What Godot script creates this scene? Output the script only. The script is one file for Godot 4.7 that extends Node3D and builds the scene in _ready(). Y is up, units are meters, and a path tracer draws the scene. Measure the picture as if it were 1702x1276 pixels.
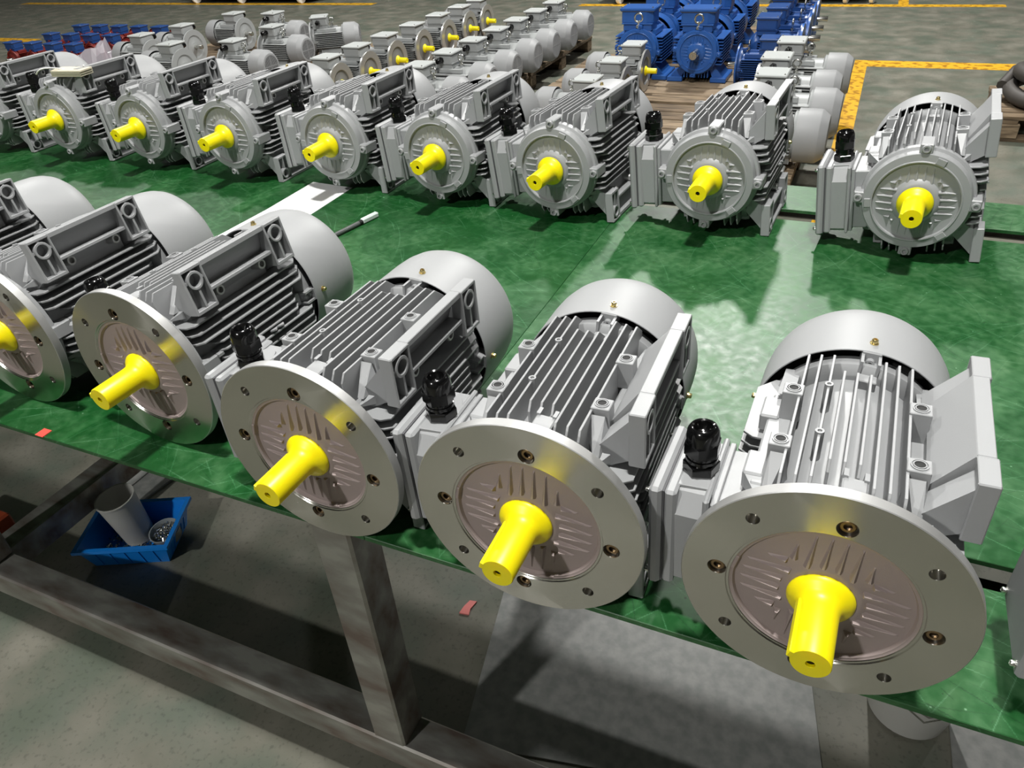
extends Node3D
# Workshop bench with two rows of electric motors, more motors on pallets behind it.
# Units metres, floor at y = 0, bench top at y = TH, x along the bench, z towards the photographer.

const TH := 0.78
const EAR := -0.096          # the end shields sit turned by this much on the housing

var M := {}
var names := {}
var rng := RandomNumberGenerator.new()


# ------------------------------------------------------------------ mesh building
class Mb:
	var v := PackedVector3Array()
	var n := PackedVector3Array()
	var uv := PackedVector2Array()

	func tri(a: Vector3, b: Vector3, c: Vector3, na: Vector3, nb: Vector3, nc: Vector3, ua := Vector2.ZERO, ub := Vector2.ZERO, uc := Vector2.ZERO) -> void:
		if (c - a).cross(b - a).dot(na + nb + nc) < 0.0:
			v.append_array([a, c, b]); n.append_array([na, nc, nb]); uv.append_array([ua, uc, ub])
		else:
			v.append_array([a, b, c]); n.append_array([na, nb, nc]); uv.append_array([ua, ub, uc])

	func quad(a: Vector3, b: Vector3, c: Vector3, d: Vector3, nn: Vector3) -> void:
		var s := [_uv(a, nn), _uv(b, nn), _uv(c, nn), _uv(d, nn)]
		tri(a, b, c, nn, nn, nn, s[0], s[1], s[2])
		tri(a, c, d, nn, nn, nn, s[0], s[2], s[3])

	func flat3(a: Vector3, b: Vector3, c: Vector3, out: Vector3) -> void:
		var nn := (b - a).cross(c - a).normalized()
		if nn.dot(out) < 0.0: nn = -nn
		tri(a, b, c, nn, nn, nn, _uv(a, nn), _uv(b, nn), _uv(c, nn))

	func flat4(a: Vector3, b: Vector3, c: Vector3, d: Vector3, out: Vector3) -> void:
		flat3(a, b, c, out); flat3(a, c, d, out)

	func _uv(p: Vector3, nn: Vector3) -> Vector2:
		var q := nn.abs()
		if q.y >= q.x and q.y >= q.z: return Vector2(p.x, p.z)
		if q.x >= q.z: return Vector2(p.z, p.y)
		return Vector2(p.x, p.y)

	# box with chamfered edges
	func box(c: Vector3, s: Vector3, b := 0.0, xf := Transform3D()) -> void:
		var h := s * 0.5
		if b <= 0.0:
			for ax in 3:
				for sg in [-1.0, 1.0]:
					var nn := Vector3.ZERO; nn[ax] = sg
					var i := (ax + 1) % 3; var j := (ax + 2) % 3
					var q := []
					for k in [[-1, -1], [1, -1], [1, 1], [-1, 1]]:
						var p := c; p[ax] += sg * h[ax]; p[i] += k[0] * h[i]; p[j] += k[1] * h[j]
						q.append(xf * p)
					quad(q[0], q[1], q[2], q[3], (xf.basis * nn).normalized())
			return
		for ax in 3:
			var i := (ax + 1) % 3; var j := (ax + 2) % 3
			for sg in [-1.0, 1.0]:
				var nn := Vector3.ZERO; nn[ax] = sg
				var q := []
				for k in [[-1, -1], [1, -1], [1, 1], [-1, 1]]:
					var p := c; p[ax] += sg * h[ax]; p[i] += k[0] * (h[i] - b); p[j] += k[1] * (h[j] - b)
					q.append(xf * p)
				quad(q[0], q[1], q[2], q[3], (xf.basis * nn).normalized())
			for si in [-1.0, 1.0]:
				for sj in [-1.0, 1.0]:
					var q := []
					for k in [[-1, 0], [1, 0], [1, 1], [-1, 1]]:
						var p := c
						p[ax] += k[0] * (h[ax] - b)
						p[i] += si * (h[i] - b * (1.0 if k[1] == 0 else 0.0))
						p[j] += sj * (h[j] - b * (0.0 if k[1] == 0 else 1.0))
						q.append(xf * p)
					var nn := Vector3.ZERO; nn[i] = si; nn[j] = sj
					quad(q[0], q[1], q[2], q[3], (xf.basis * nn).normalized())
		for sx in [-1.0, 1.0]:
			for sy in [-1.0, 1.0]:
				for sz in [-1.0, 1.0]:
					var o := Vector3(sx, sy, sz)
					var p := c + o * h
					flat3(xf * (p - Vector3(0, sy, sz) * b), xf * (p - Vector3(sx, 0, sz) * b), xf * (p - Vector3(sx, sy, 0) * b), xf.basis * o)

	# polygon in local xy swept from z0 to z1, chamfered at both ends
	func prism(poly: PackedVector2Array, z0: float, z1: float, xf := Transform3D(), b := 0.0) -> void:
		var p := poly
		if Geometry2D.is_polygon_clockwise(p): p.reverse()
		var c := p.size()
		var inner := PackedVector2Array()
		for i in c:
			var e0 := (p[i] - p[(i + c - 1) % c]).normalized()
			var e1 := (p[(i + 1) % c] - p[i]).normalized()
			var m := (Vector2(-e0.y, e0.x) + Vector2(-e1.y, e1.x)).normalized()
			inner.append(p[i] + m * (b / maxf(0.35, m.dot(Vector2(-e0.y, e0.x)))))
		var idx := Geometry2D.triangulate_polygon(inner)
		for sg in [-1.0, 1.0]:
			var z := z1 if sg > 0 else z0
			var nn := (xf.basis * Vector3(0, 0, sg)).normalized()
			for k in range(0, idx.size(), 3):
				var t := []
				for l in 3: t.append(xf * Vector3(inner[idx[k + l]].x, inner[idx[k + l]].y, z))
				tri(t[0], t[1], t[2], nn, nn, nn, inner[idx[k]], inner[idx[k + 1]], inner[idx[k + 2]])
		for i in c:
			var j := (i + 1) % c
			var e := (p[j] - p[i]).normalized()
			var out := Vector3(e.y, -e.x, 0)
			quad(xf * Vector3(p[i].x, p[i].y, z0 + b), xf * Vector3(p[j].x, p[j].y, z0 + b), xf * Vector3(p[j].x, p[j].y, z1 - b), xf * Vector3(p[i].x, p[i].y, z1 - b), (xf.basis * out).normalized())
			if b > 0.0:
				for sg in [-1.0, 1.0]:
					var za := z1 if sg > 0 else z0
					quad(xf * Vector3(p[i].x, p[i].y, za - sg * b), xf * Vector3(p[j].x, p[j].y, za - sg * b), xf * Vector3(inner[j].x, inner[j].y, za), xf * Vector3(inner[i].x, inner[i].y, za), (xf.basis * (out + Vector3(0, 0, sg))).normalized())

	# profile of (radius, z) turned about z; the outside is on the side of (dz, -dr)
	func lathe(pr: Array, segs: int, xf := Transform3D(), crease := 38.0, a0 := 0.0, a1 := TAU) -> void:
		var c := pr.size()
		var sn := []
		var ln := [0.0]
		for i in c - 1:
			var t: Vector2 = pr[i + 1] - pr[i]
			ln.append(ln[i] + t.length())
			sn.append(Vector2(t.y, -t.x).normalized())
		for i in c - 1:
			var n0: Vector2 = sn[i]
			var n1: Vector2 = sn[i]
			if i > 0 and absf(rad_to_deg(n0.angle_to(sn[i - 1]))) < crease: n0 = (n0 + sn[i - 1]).normalized()
			if i < c - 2 and absf(rad_to_deg(n1.angle_to(sn[i + 1]))) < crease: n1 = (n1 + sn[i + 1]).normalized()
			var p0: Vector2 = pr[i]
			var p1: Vector2 = pr[i + 1]
			for k in segs:
				var a := lerpf(a0, a1, float(k) / segs)
				var b := lerpf(a0, a1, float(k + 1) / segs)
				var ca := cos(a); var sa := sin(a); var cb := cos(b); var sb := sin(b)
				var A := xf * Vector3(p0.x * ca, p0.x * sa, p0.y)
				var B := xf * Vector3(p1.x * ca, p1.x * sa, p1.y)
				var C := xf * Vector3(p1.x * cb, p1.x * sb, p1.y)
				var D := xf * Vector3(p0.x * cb, p0.x * sb, p0.y)
				var nA := (xf.basis * Vector3(n0.x * ca, n0.x * sa, n0.y)).normalized()
				var nB := (xf.basis * Vector3(n1.x * ca, n1.x * sa, n1.y)).normalized()
				var nC := (xf.basis * Vector3(n1.x * cb, n1.x * sb, n1.y)).normalized()
				var nD := (xf.basis * Vector3(n0.x * cb, n0.x * sb, n0.y)).normalized()
				var u0 := Vector2(ln[i], a / TAU); var u1 := Vector2(ln[i + 1], a / TAU)
				var u2 := Vector2(ln[i + 1], b / TAU); var u3 := Vector2(ln[i], b / TAU)
				if p1.x > 1e-6: tri(A, B, C, nA, nB, nC, u0, u1, u2)
				if p0.x > 1e-6: tri(A, C, D, nA, nC, nD, u0, u2, u3)

	func tube(path: Array, r: float, segs := 8) -> void:
		var side := Vector3.UP
		var rings := []
		for i in path.size():
			var t: Vector3 = (path[mini(i + 1, path.size() - 1)] - path[maxi(i - 1, 0)]).normalized()
			if i == 0 and absf(t.dot(side)) > 0.9: side = Vector3.RIGHT
			side = (side - t * side.dot(t)).normalized()
			var up := t.cross(side)
			var ring := []
			for k in segs:
				var a := TAU * k / segs
				ring.append((side * cos(a) + up * sin(a)))
			rings.append(ring)
		for i in path.size() - 1:
			for k in segs:
				var l := (k + 1) % segs
				var a: Vector3 = rings[i][k]; var b: Vector3 = rings[i][l]
				var c: Vector3 = rings[i + 1][l]; var d: Vector3 = rings[i + 1][k]
				tri(path[i] + a * r, path[i] + b * r, path[i + 1] + c * r, a, b, c)
				tri(path[i] + a * r, path[i + 1] + c * r, path[i + 1] + d * r, a, c, d)
		for e in [0, path.size() - 1]:
			var o: Vector3 = (path[e] - path[1 if e == 0 else e - 1]).normalized()
			for k in segs:
				tri(path[e], path[e] + rings[e][k] * r, path[e] + rings[e][(k + 1) % segs] * r, o, o, o)

	func mesh() -> ArrayMesh:
		var a := []
		a.resize(Mesh.ARRAY_MAX)
		a[Mesh.ARRAY_VERTEX] = v
		a[Mesh.ARRAY_NORMAL] = n
		a[Mesh.ARRAY_TEX_UV] = uv
		var m := ArrayMesh.new()
		m.add_surface_from_arrays(Mesh.PRIMITIVE_TRIANGLES, a)
		return m


# ------------------------------------------------------------------ scene helpers
func numbered(called: String) -> String:
	var k: int = names.get(called, -1) + 1
	names[called] = k
	return called if k == 0 else "%s_%03d" % [called, k]

func tag(o: Node3D, label: String, category: String, group := "", kind := "") -> Node3D:
	if label: o.set_meta("label", label)
	if category: o.set_meta("category", category)
	if group: o.set_meta("group", group)
	if kind: o.set_meta("kind", kind)
	return o

func thing(called: String, label: String, category: String, group := "") -> Node3D:
	var o := Node3D.new()
	o.name = numbered(called)
	add_child(o)
	tag(o, label, category, group)
	return o

func part(called: String, m, mat: Material, parent: Node, xf := Transform3D()) -> MeshInstance3D:
	var o := MeshInstance3D.new()
	o.name = called
	o.mesh = m.mesh() if m is Mb else m
	o.material_override = mat
	o.transform = xf
	o.cast_shadow = GeometryInstance3D.SHADOW_CASTING_SETTING_ON
	parent.add_child(o, true)
	return o

func single(called: String, m, mat: Material, label: String, category: String, group := "") -> MeshInstance3D:
	var o := part(numbered(called), m, mat, self)
	tag(o, label, category, group)
	return o

func struct(called: String, m, mat: Material) -> MeshInstance3D:
	var o := part(called, m, mat, self)
	o.set_meta("kind", "structure")
	return o

func copy_of(o: Node3D, called: String, label: String, group: String) -> Node3D:
	var c: Node3D = o.duplicate()
	c.name = numbered(called)
	add_child(c)
	c.set_meta("label", label)
	c.set_meta("group", group)
	return c

func rot_z(a: float) -> Transform3D:
	return Transform3D(Basis(Vector3(0, 0, 1), a), Vector3.ZERO)

# a frame whose local z points along dir
func along(at: Vector3, dir: Vector3, up := Vector3.UP) -> Transform3D:
	var z := dir.normalized()
	if absf(z.dot(up)) > 0.98: up = Vector3(0, 0, 1) if absf(z.z) < 0.9 else Vector3(1, 0, 0)
	var x := up.cross(z).normalized()
	return Transform3D(Basis(x, z.cross(x), z), at)

func V(x: float, y: float) -> Vector2:
	return Vector2(x, y)

func poly(a: Array) -> PackedVector2Array:
	var p := PackedVector2Array()
	for i in range(0, a.size(), 2): p.append(Vector2(a[i], a[i + 1]))
	return p

func hexagon(r: float, turn := 0.0) -> PackedVector2Array:
	var p := PackedVector2Array()
	for k in 6: p.append(Vector2(r, 0).rotated(turn + TAU * k / 6))
	return p


# ------------------------------------------------------------------ materials
func mat(c: Color, rough: float, metal := 0.0, spec := 0.5) -> StandardMaterial3D:
	var m := StandardMaterial3D.new()
	m.albedo_color = c
	m.roughness = rough
	m.metallic = metal
	m.metallic_specular = spec
	return m

func noise_tex(freq: float, seed_: int, stops: Array, size := 512, oct := 4, kind := FastNoiseLite.TYPE_SIMPLEX_SMOOTH) -> NoiseTexture2D:
	var f := FastNoiseLite.new()
	f.noise_type = kind
	f.frequency = freq
	f.fractal_octaves = oct
	f.seed = seed_
	var t := NoiseTexture2D.new()
	t.width = size; t.height = size
	t.seamless = true
	t.noise = f
	var g := Gradient.new()
	g.offsets = PackedFloat32Array(); g.colors = PackedColorArray()
	for s in stops: g.add_point(s[0], s[1])
	while g.get_point_count() > stops.size(): g.remove_point(0)
	t.color_ramp = g
	return t

func grey(v: float) -> Color:
	return Color(v, v, v)

func bump(m: StandardMaterial3D, t: Texture2D, cm: float) -> void:
	m.heightmap_enabled = true
	m.heightmap_texture = t
	m.heightmap_scale = cm

func tri_planar(m: StandardMaterial3D, s: float, world := false) -> void:
	m.uv1_triplanar = true
	m.uv1_world_triplanar = world
	m.uv1_scale = Vector3.ONE * s

# painted sheet of the bench: worn green enamel with scratches and dust; returns [colour, roughness]
func bench_paint(seed_: int, wear: float) -> Array:
	var n := 1024
	var f := FastNoiseLite.new(); f.seed = seed_; f.frequency = 0.007; f.fractal_octaves = 6
	var a := f.get_seamless_image(n, n)
	f.frequency = 0.045; f.seed = seed_ + 7
	var b := f.get_seamless_image(n, n)
	a.convert(Image.FORMAT_L8); b.convert(Image.FORMAT_L8)
	var da := a.get_data(); var db := b.get_data()
	var col := PackedByteArray(); col.resize(n * n * 3)
	var rou := PackedByteArray(); rou.resize(n * n)
	for i in n * n:
		var u := da[i] / 255.0
		var w := db[i] / 255.0
		var k := clampf((u - 0.5) * 0.75 + (w - 0.5) * 0.6 + wear + 0.1, 0.0, 1.0)
		col[i * 3] = int(lerpf(17, 78, k))
		col[i * 3 + 1] = int(lerpf(70, 114, k))
		col[i * 3 + 2] = int(lerpf(28, 76, k))
		rou[i] = int(255.0 * clampf(lerpf(0.40, 0.50, k) + (w - 0.5) * 0.10, 0.2, 0.75))
	var ci := Image.create_from_data(n, n, false, Image.FORMAT_RGB8, col)
	var ri := Image.create_from_data(n, n, false, Image.FORMAT_L8, rou)
	var r := RandomNumberGenerator.new(); r.seed = seed_
	for s in int(1300 + 1500 * wear):
		var p := Vector2(r.randf(), r.randf()) * n
		var an := r.randf_range(-0.5, 0.5) + (0.5 if r.randf() < 0.6 else 2.3)
		var l := r.randf_range(6, 120) if r.randf() < 0.8 else r.randf_range(120, 330)
		var bend := r.randf_range(-0.004, 0.004)
		var st := r.randf_range(0.08, 0.40)
		var c := Color(0.55, 0.68, 0.6) if r.randf() < 0.75 else Color(0.03, 0.12, 0.06)
		for q in int(l):
			p += Vector2(cos(an), sin(an)); an += bend
			var x := posmod(int(p.x), n); var y := posmod(int(p.y), n)
			ci.set_pixel(x, y, ci.get_pixel(x, y).lerp(c, st * sin(PI * q / l)))
	for s in 700:
		var x := r.randi_range(1, n - 3); var y := r.randi_range(1, n - 3)
		var c := Color(0.62, 0.72, 0.64) if r.randf() < 0.7 else Color(0.05, 0.1, 0.06)
		var sz := 1 if r.randf() < 0.75 else 2
		for i in sz:
			for j in sz:
				ci.set_pixel(x + i, y + j, ci.get_pixel(x + i, y + j).lerp(c, 0.6))
	return [ImageTexture.create_from_image(ci), ImageTexture.create_from_image(ri)]

func make_materials() -> void:
	var speck := noise_tex(0.35, 3, [[0.0, grey(0.0)], [1.0, grey(1.0)]], 512, 3)
	M.paint = mat(Color(0.59, 0.595, 0.60), 0.42)
	bump(M.paint, speck, 0.012); tri_planar(M.paint, 9.0)
	M.cover = mat(Color(0.575, 0.58, 0.585), 0.52)
	bump(M.cover, speck, 0.006); tri_planar(M.cover, 12.0)
	M.machined = mat(Color(0.78, 0.77, 0.745), 0.27, 1.0)
	M.machined.anisotropy_enabled = true
	M.machined.anisotropy = 0.92
	M.machined.roughness_texture = noise_tex(0.01, 11, [[0.3, grey(0.85)], [0.7, grey(1.1)]], 256, 4)
	M.rim = mat(Color(0.74, 0.74, 0.735), 0.45, 0.8)
	bump(M.rim, speck, 0.02); tri_planar(M.rim, 8.0)
	M.cast = mat(Color(0.64, 0.585, 0.575), 0.62, 0.3)
	bump(M.cast, speck, 0.03); tri_planar(M.cast, 11.0)
	M.yellow = mat(Color(0.95, 0.88, 0.02), 0.38)
	M.yellow.subsurf_scatter_enabled = true
	M.yellow.subsurf_scatter_strength = 0.12
	M.black = mat(Color(0.035, 0.035, 0.037), 0.14)
	M.dark = mat(Color(0.05, 0.05, 0.05), 0.7)
	M.bore = mat(Color(0.09, 0.075, 0.055), 0.5, 0.6)
	M.gasket = mat(Color(0.3, 0.3, 0.31), 0.7)
	M.brass = mat(Color(0.86, 0.78, 0.55), 0.28, 1.0)
	M.bronze = mat(Color(0.56, 0.47, 0.36), 0.35, 1.0)
	M.zinc = mat(Color(0.82, 0.82, 0.80), 0.22, 1.0)
	M.blue = mat(Color(0.15, 0.33, 0.60), 0.32)
	M.navy = mat(Color(0.13, 0.27, 0.50), 0.34)
	M.red = mat(Color(0.42, 0.10, 0.07), 0.5)
	M.white = mat(Color(0.85, 0.85, 0.84), 0.5)
	M.paper = mat(Color(0.90, 0.90, 0.905), 0.75)
	M.card = mat(Color(0.80, 0.77, 0.68), 0.8)
	M.tagred = mat(Color(0.93, 0.33, 0.28), 0.6)
	M.pinkish = mat(Color(0.86, 0.50, 0.48), 0.7)
	M.bin = mat(Color(0.08, 0.52, 0.90), 0.4)
	M.pail = mat(Color(0.72, 0.72, 0.70), 0.45)
	M.pail.backlight_enabled = true
	M.pail.backlight = Color(0.2, 0.2, 0.2)
	M.clear = mat(Color(0.9, 0.93, 0.93, 0.25), 0.12)
	M.clear.transparency = BaseMaterial3D.TRANSPARENCY_ALPHA
	M.film = mat(Color(0.80, 0.78, 0.82), 0.3)
	M.film.transparency = BaseMaterial3D.TRANSPARENCY_ALPHA
	M.film.albedo_color = Color(0.62, 0.60, 0.63, 0.7)
	M.film.roughness = 0.35
	M.hose = mat(Color(0.24, 0.225, 0.21), 0.6)
	M.rubber = mat(Color(0.1, 0.1, 0.1), 0.6)
	M.line = mat(Color(0.86, 0.66, 0.14), 0.5)
	M.line.albedo_texture = noise_tex(0.03, 21, [[0.25, Color(0.72, 0.66, 0.55)], [0.5, Color(1, 1, 1)]], 256, 4)
	tri_planar(M.line, 1.6, true)
	M.lamp = mat(Color(1, 1, 1), 0.5)
	M.lamp.emission_enabled = true
	M.lamp.emission = Color(1.0, 0.98, 0.94)
	M.lamp.emission_energy_multiplier = 12.0
	M.wall = mat(Color(0.34, 0.335, 0.32), 0.8)
	M.ceiling = mat(Color(0.2, 0.2, 0.2), 0.85)
	# bench sheets
	for k in [["bench", 5, 0.08, 0.9], ["bench_worn", 31, 0.24, 0.95]]:
		var p := bench_paint(k[1], k[2])
		var m := mat(Color(1, 1, 1), 1.0, 0.0, 0.42)
		m.albedo_texture = p[0]
		m.roughness_texture = p[1]
		bump(m, noise_tex(0.05, 9 + int(k[1]), [[0.2, grey(0.0)], [0.8, grey(1.0)]], 512, 5), 0.006)
		tri_planar(m, k[3], true)
		M[k[0]] = m
	M.edge = mat(Color(0.10, 0.16, 0.12), 0.5)
	# floor: worn green epoxy with bare concrete showing
	M.floor = mat(Color(1, 1, 1), 1.0)
	M.floor.albedo_texture = noise_tex(0.006, 41, [[0.15, Color(0.362, 0.39, 0.345)], [0.42, Color(0.402, 0.41, 0.366)], [0.58, Color(0.428, 0.425, 0.382)], [0.85, Color(0.472, 0.465, 0.423)]], 1024, 6)
	M.floor.roughness_texture = noise_tex(0.012, 43, [[0.3, grey(0.36)], [0.7, grey(0.6)]], 512, 4)
	tri_planar(M.floor, 0.55, true)
	M.floor.detail_enabled = true
	M.floor.detail_blend_mode = BaseMaterial3D.BLEND_MODE_MUL
	M.floor.detail_uv_layer = BaseMaterial3D.DETAIL_UV_2
	M.floor.uv2_triplanar = true
	M.floor.uv2_world_triplanar = true
	M.floor.uv2_scale = Vector3.ONE * 2.3
	M.floor.detail_albedo = noise_tex(0.05, 44, [[0.12, grey(0.84)], [0.4, grey(1.0)], [0.85, grey(1.0)]], 512, 5)
	# steel of the bench frame: mill scale, weld brown, bare grey
	M.steel = mat(Color(1.0, 1.0, 1.0), 0.42, 0.7)
	M.steel.albedo_texture = noise_tex(0.008, 51, [[0.12, Color(0.47, 0.41, 0.385)], [0.3, Color(0.53, 0.505, 0.48)], [0.55, Color(0.58, 0.57, 0.55)], [0.8, Color(0.66, 0.655, 0.635)]], 512, 6)
	tri_planar(M.steel, 2.2, true)
	M.steel.uv1_scale = Vector3(1.3, 2.6, 4.0)
	M.plate = mat(Color(1, 1, 1), 0.45, 0.1)
	M.plate.albedo_texture = noise_tex(0.02, 61, [[0.2, Color(0.50, 0.51, 0.50)], [0.5, Color(0.54, 0.545, 0.535)], [0.8, Color(0.58, 0.58, 0.57)]], 512, 6)
	tri_planar(M.plate, 2.5, true)
	# pallet timber in three tones
	for k in 3:
		var w := mat([Color(0.50, 0.43, 0.34), Color(0.43, 0.365, 0.285), Color(0.56, 0.49, 0.40)][k], 0.8)
		w.albedo_texture = noise_tex(0.02, 71 + k, [[0.2, Color(0.62, 0.60, 0.57)], [0.5, Color(0.9, 0.89, 0.87)], [0.8, Color(1, 1, 1)]], 256, 5)
		tri_planar(w, 1.0)
		w.uv1_scale = Vector3(0.7, 6.0, 6.0)
		M["wood%d" % k] = w


# ------------------------------------------------------------------ the motor
# Lying pose: shaft along +z with its shoulder at z = 0, feet towards +x, terminal box towards -x, cable gland up.
func screw_head(m: Mb, at: Vector3, dir: Vector3, r: float, h: float) -> void:
	var xf := along(at, dir)
	m.lathe([V(r * 1.35, 0), V(r * 1.35, h * 0.25), V(r, h * 0.25), V(r, h * 0.8), V(r * 0.8, h), V(r * 0.5, h), V(r * 0.42, h * 0.55), V(0, h * 0.55)], 14, xf)

func sector_plate(m: Mb, ri: float, ro: float, z: float, up: float, holes: Array) -> void:
	# a flat ring with one round hole in each equal sector; holes: [angle, distance, radius]
	var c := holes.size()
	var half := PI / c
	for h in holes:
		var ang: float = h[0]
		var o := Vector2(h[1], 0)
		var ts := []
		for k in 40: ts.append(-PI + TAU * k / 40.0)
		var corner := []
		for rr in [ri, ro]:
			for sg in [-1.0, 1.0]: corner.append((Vector2(rr, 0).rotated(sg * half) - o).angle())
		ts.append_array(corner)
		ts.sort()
		var outer := []
		for t in ts:
			var d := Vector2(cos(t), sin(t))
			var best := 10.0
			var b := o.dot(d)
			best = minf(best, -b + sqrt(b * b - (o.length_squared() - ro * ro)))
			var disc := b * b - (o.length_squared() - ri * ri)
			if disc > 0 and -b - sqrt(disc) > 0: best = minf(best, -b - sqrt(disc))
			for sg in [-1.0, 1.0]:
				var e := Vector2(1, 0).rotated(sg * half)
				var den := d.cross(e)
				if absf(den) > 1e-9:
					var s := -o.cross(e) / den
					if s > 1e-6 and (o + d * s).dot(e) > 0: best = minf(best, s)
			outer.append(o + d * best)
		var nn := Vector3(0, 0, up)
		for k in ts.size():
			var l := (k + 1) % ts.size()
			var q := [o + Vector2(h[2], 0).rotated(ts[k]), outer[k], outer[l], o + Vector2(h[2], 0).rotated(ts[l])]
			var p := []; var u := []
			for w in q:
				var g: Vector2 = w.rotated(ang)
				p.append(Vector3(g.x, g.y, z)); u.append(Vector2(w.length(), (ang + w.angle()) / TAU))
			m.tri(p[0], p[1], p[2], nn, nn, nn, u[0], u[1], u[2])
			m.tri(p[0], p[2], p[3], nn, nn, nn, u[0], u[2], u[3])

func ribs(m: Mb, z: float, hub: float, reach: float, hh: float, faint := 1.0) -> void:
	# four fans of tapered ribs around the shaft
	for q in 4:
		var turn := q * PI / 2
		var h := hh * (faint if q % 2 == 1 else 1.0)
		for k in [-5, -3, -1, 1, 3, 5]:
			var off: float = k * 0.0062
			var s := maxf(sqrt(maxf(0.0, hub * hub - off * off)), absf(off) + 0.004)
			var e := sqrt(reach * reach - off * off) * (0.97 if absi(k) < 5 else 0.8)
			if e - s < 0.006: continue
			var w0 := 0.0036; var w1 := 0.0010
			var f := func(x: float, y: float, zz: float) -> Vector3:
				var p := Vector2(x, y).rotated(turn + EAR)
				return Vector3(p.x, p.y, zz)
			var a0: Vector3 = f.call(s, off - w0, z); var a1: Vector3 = f.call(s, off + w0, z)
			var b0: Vector3 = f.call(e, off - w1, z); var b1: Vector3 = f.call(e, off + w1, z)
			var t0: Vector3 = f.call(s + 0.002, off - w0 * 0.3, z + h); var t1: Vector3 = f.call(s + 0.002, off + w0 * 0.3, z + h)
			var c0: Vector3 = f.call(e - 0.003, off, z + h * 0.3)
			var lo: Vector3 = f.call(0, -1, 0); var hi: Vector3 = f.call(0, 1, 0)
			m.flat3(t0, t1, c0, Vector3(0, 0, 1))
			m.flat4(a0, t0, c0, b0, lo + Vector3(0, 0, 0.6))
			m.flat4(a1, t1, c0, b1, hi + Vector3(0, 0, 0.6))
			m.flat4(a0, a1, t1, t0, f.call(-1, 0, 0.3))
			m.flat3(b0, b1, c0, f.call(1, 0, 0.5))

func fin_mesh(h_out: float, root: float, z0: float, z1: float, t: float) -> ArrayMesh:
	var m := Mb.new()
	# stands up along y, lies along z, thickness along x
	var p := poly([z0, root, z0, h_out - 0.010, z0 - 0.007, h_out, z1 + 0.020, h_out, z1, h_out - 0.017, z1, root])
	m.prism(p, -t / 2, t / 2, Transform3D(Basis(Vector3(0, 0, 1), Vector3(0, 1, 0), Vector3(1, 0, 0)), Vector3.ZERO), 0.0004)
	return m.mesh()

func foot(parent: Node3D, sy: float, paint: Material, full: bool) -> void:
	var m := Mb.new()
	var Y := func(a: float) -> float: return a * sy
	var bx := func(x0: float, x1: float, y0: float, y1: float, z0: float, z1: float, b: float) -> void:
		m.box(Vector3((x0 + x1) / 2, sy * (y0 + y1) / 2, (z0 + z1) / 2), Vector3(x1 - x0, absf(y1 - y0), absf(z1 - z0)), b)
	if not full:
		bx.call(0.106, 0.1265, 0.06, 0.127, -0.245, -0.047, 0.003)
		m.prism(poly([0.108, sy * 0.112, 0.06, sy * 0.07, 0.06, sy * 0.045, 0.108, sy * 0.066]), -0.225, -0.067)
		part("mounting_foot", m, paint, parent)
		return
	# outer strip, flush with the top of the end blocks
	bx.call(0.0955, 0.1100, 0.1195, 0.127, -0.2075, -0.0845, 0.0008)
	# sloped web from the strip down to the housing
	m.prism(poly([0.0955, sy * 0.1262, 0.0995, sy * 0.1195, 0.0805, sy * 0.0665, 0.079, sy * 0.056, 0.066, sy * 0.050, 0.066, sy * 0.084]), -0.2085, -0.0835)
	# rib that runs between the two ends, and the pocket floor for the screws
	bx.call(0.082, 0.108, 0.083, 0.0885, -0.209, -0.083, 0.001)
	bx.call(0.074, 0.080, 0.054, 0.086, -0.2085, -0.0835, 0.0)
	for zc in [-0.066, -0.226]:
		# hollow end block: floor, four walls, bolt ring and struts
		bx.call(0.0962, 0.0985, 0.0635, 0.1255, zc - 0.018, zc + 0.018, 0.0)
		bx.call(0.0955, 0.1117, 0.1225, 0.1269, zc - 0.0186, zc + 0.0186, 0.0008)
		bx.call(0.0955, 0.1117, 0.0631, 0.0685, zc - 0.0186, zc + 0.0186, 0.0008)
		bx.call(0.0950, 0.112, 0.063, 0.127, zc - 0.019, zc - 0.0155, 0.0012)
		bx.call(0.0950, 0.112, 0.063, 0.127, zc + 0.0155, zc + 0.019, 0.0012)
		var xf := Transform3D(Basis(Vector3(0, 1, 0), Vector3(0, 0, 1), Vector3(1, 0, 0)), Vector3(0, sy * 0.1077, zc))
		m.lathe([V(0.0128, 0.097), V(0.0128, 0.1115), V(0.0123, 0.112), V(0.0095, 0.112), V(0.009, 0.1115), V(0.009, 0.097)], 28, xf)
		bx.call(0.097, 0.111, 0.067, 0.096, zc - 0.0018, zc + 0.0018, 0.0)
		bx.call(0.097, 0.111, 0.119, 0.124, zc - 0.0018, zc + 0.0018, 0.0)
		bx.call(0.097, 0.110, 0.106, 0.1095, zc - 0.017, zc - 0.0115, 0.0)
		bx.call(0.097, 0.110, 0.106, 0.1095, zc + 0.0115, zc + 0.017, 0.0)
		# buttress down to the housing pad
		m.prism(poly([0.0965, sy * 0.116, 0.0965, sy * 0.066, 0.066, sy * 0.050, 0.062, sy * 0.076]), zc - 0.013, zc + 0.013)
	var f := part("mounting_foot", m, paint, parent)
	for z in [-0.104, -0.1885]:
		var s := Mb.new()
		var xf := along(Vector3(0.08, sy * 0.0755, z), Vector3(1, 0, 0))
		s.lathe([V(0.0078, 0), V(0.0078, 0.0195), V(0.0070, 0.0210), V(0.0045, 0.0210), V(0.0043, 0.014), V(0, 0.014)], 18, xf)
		part("foot_screw", s, M.rim, f)

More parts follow.
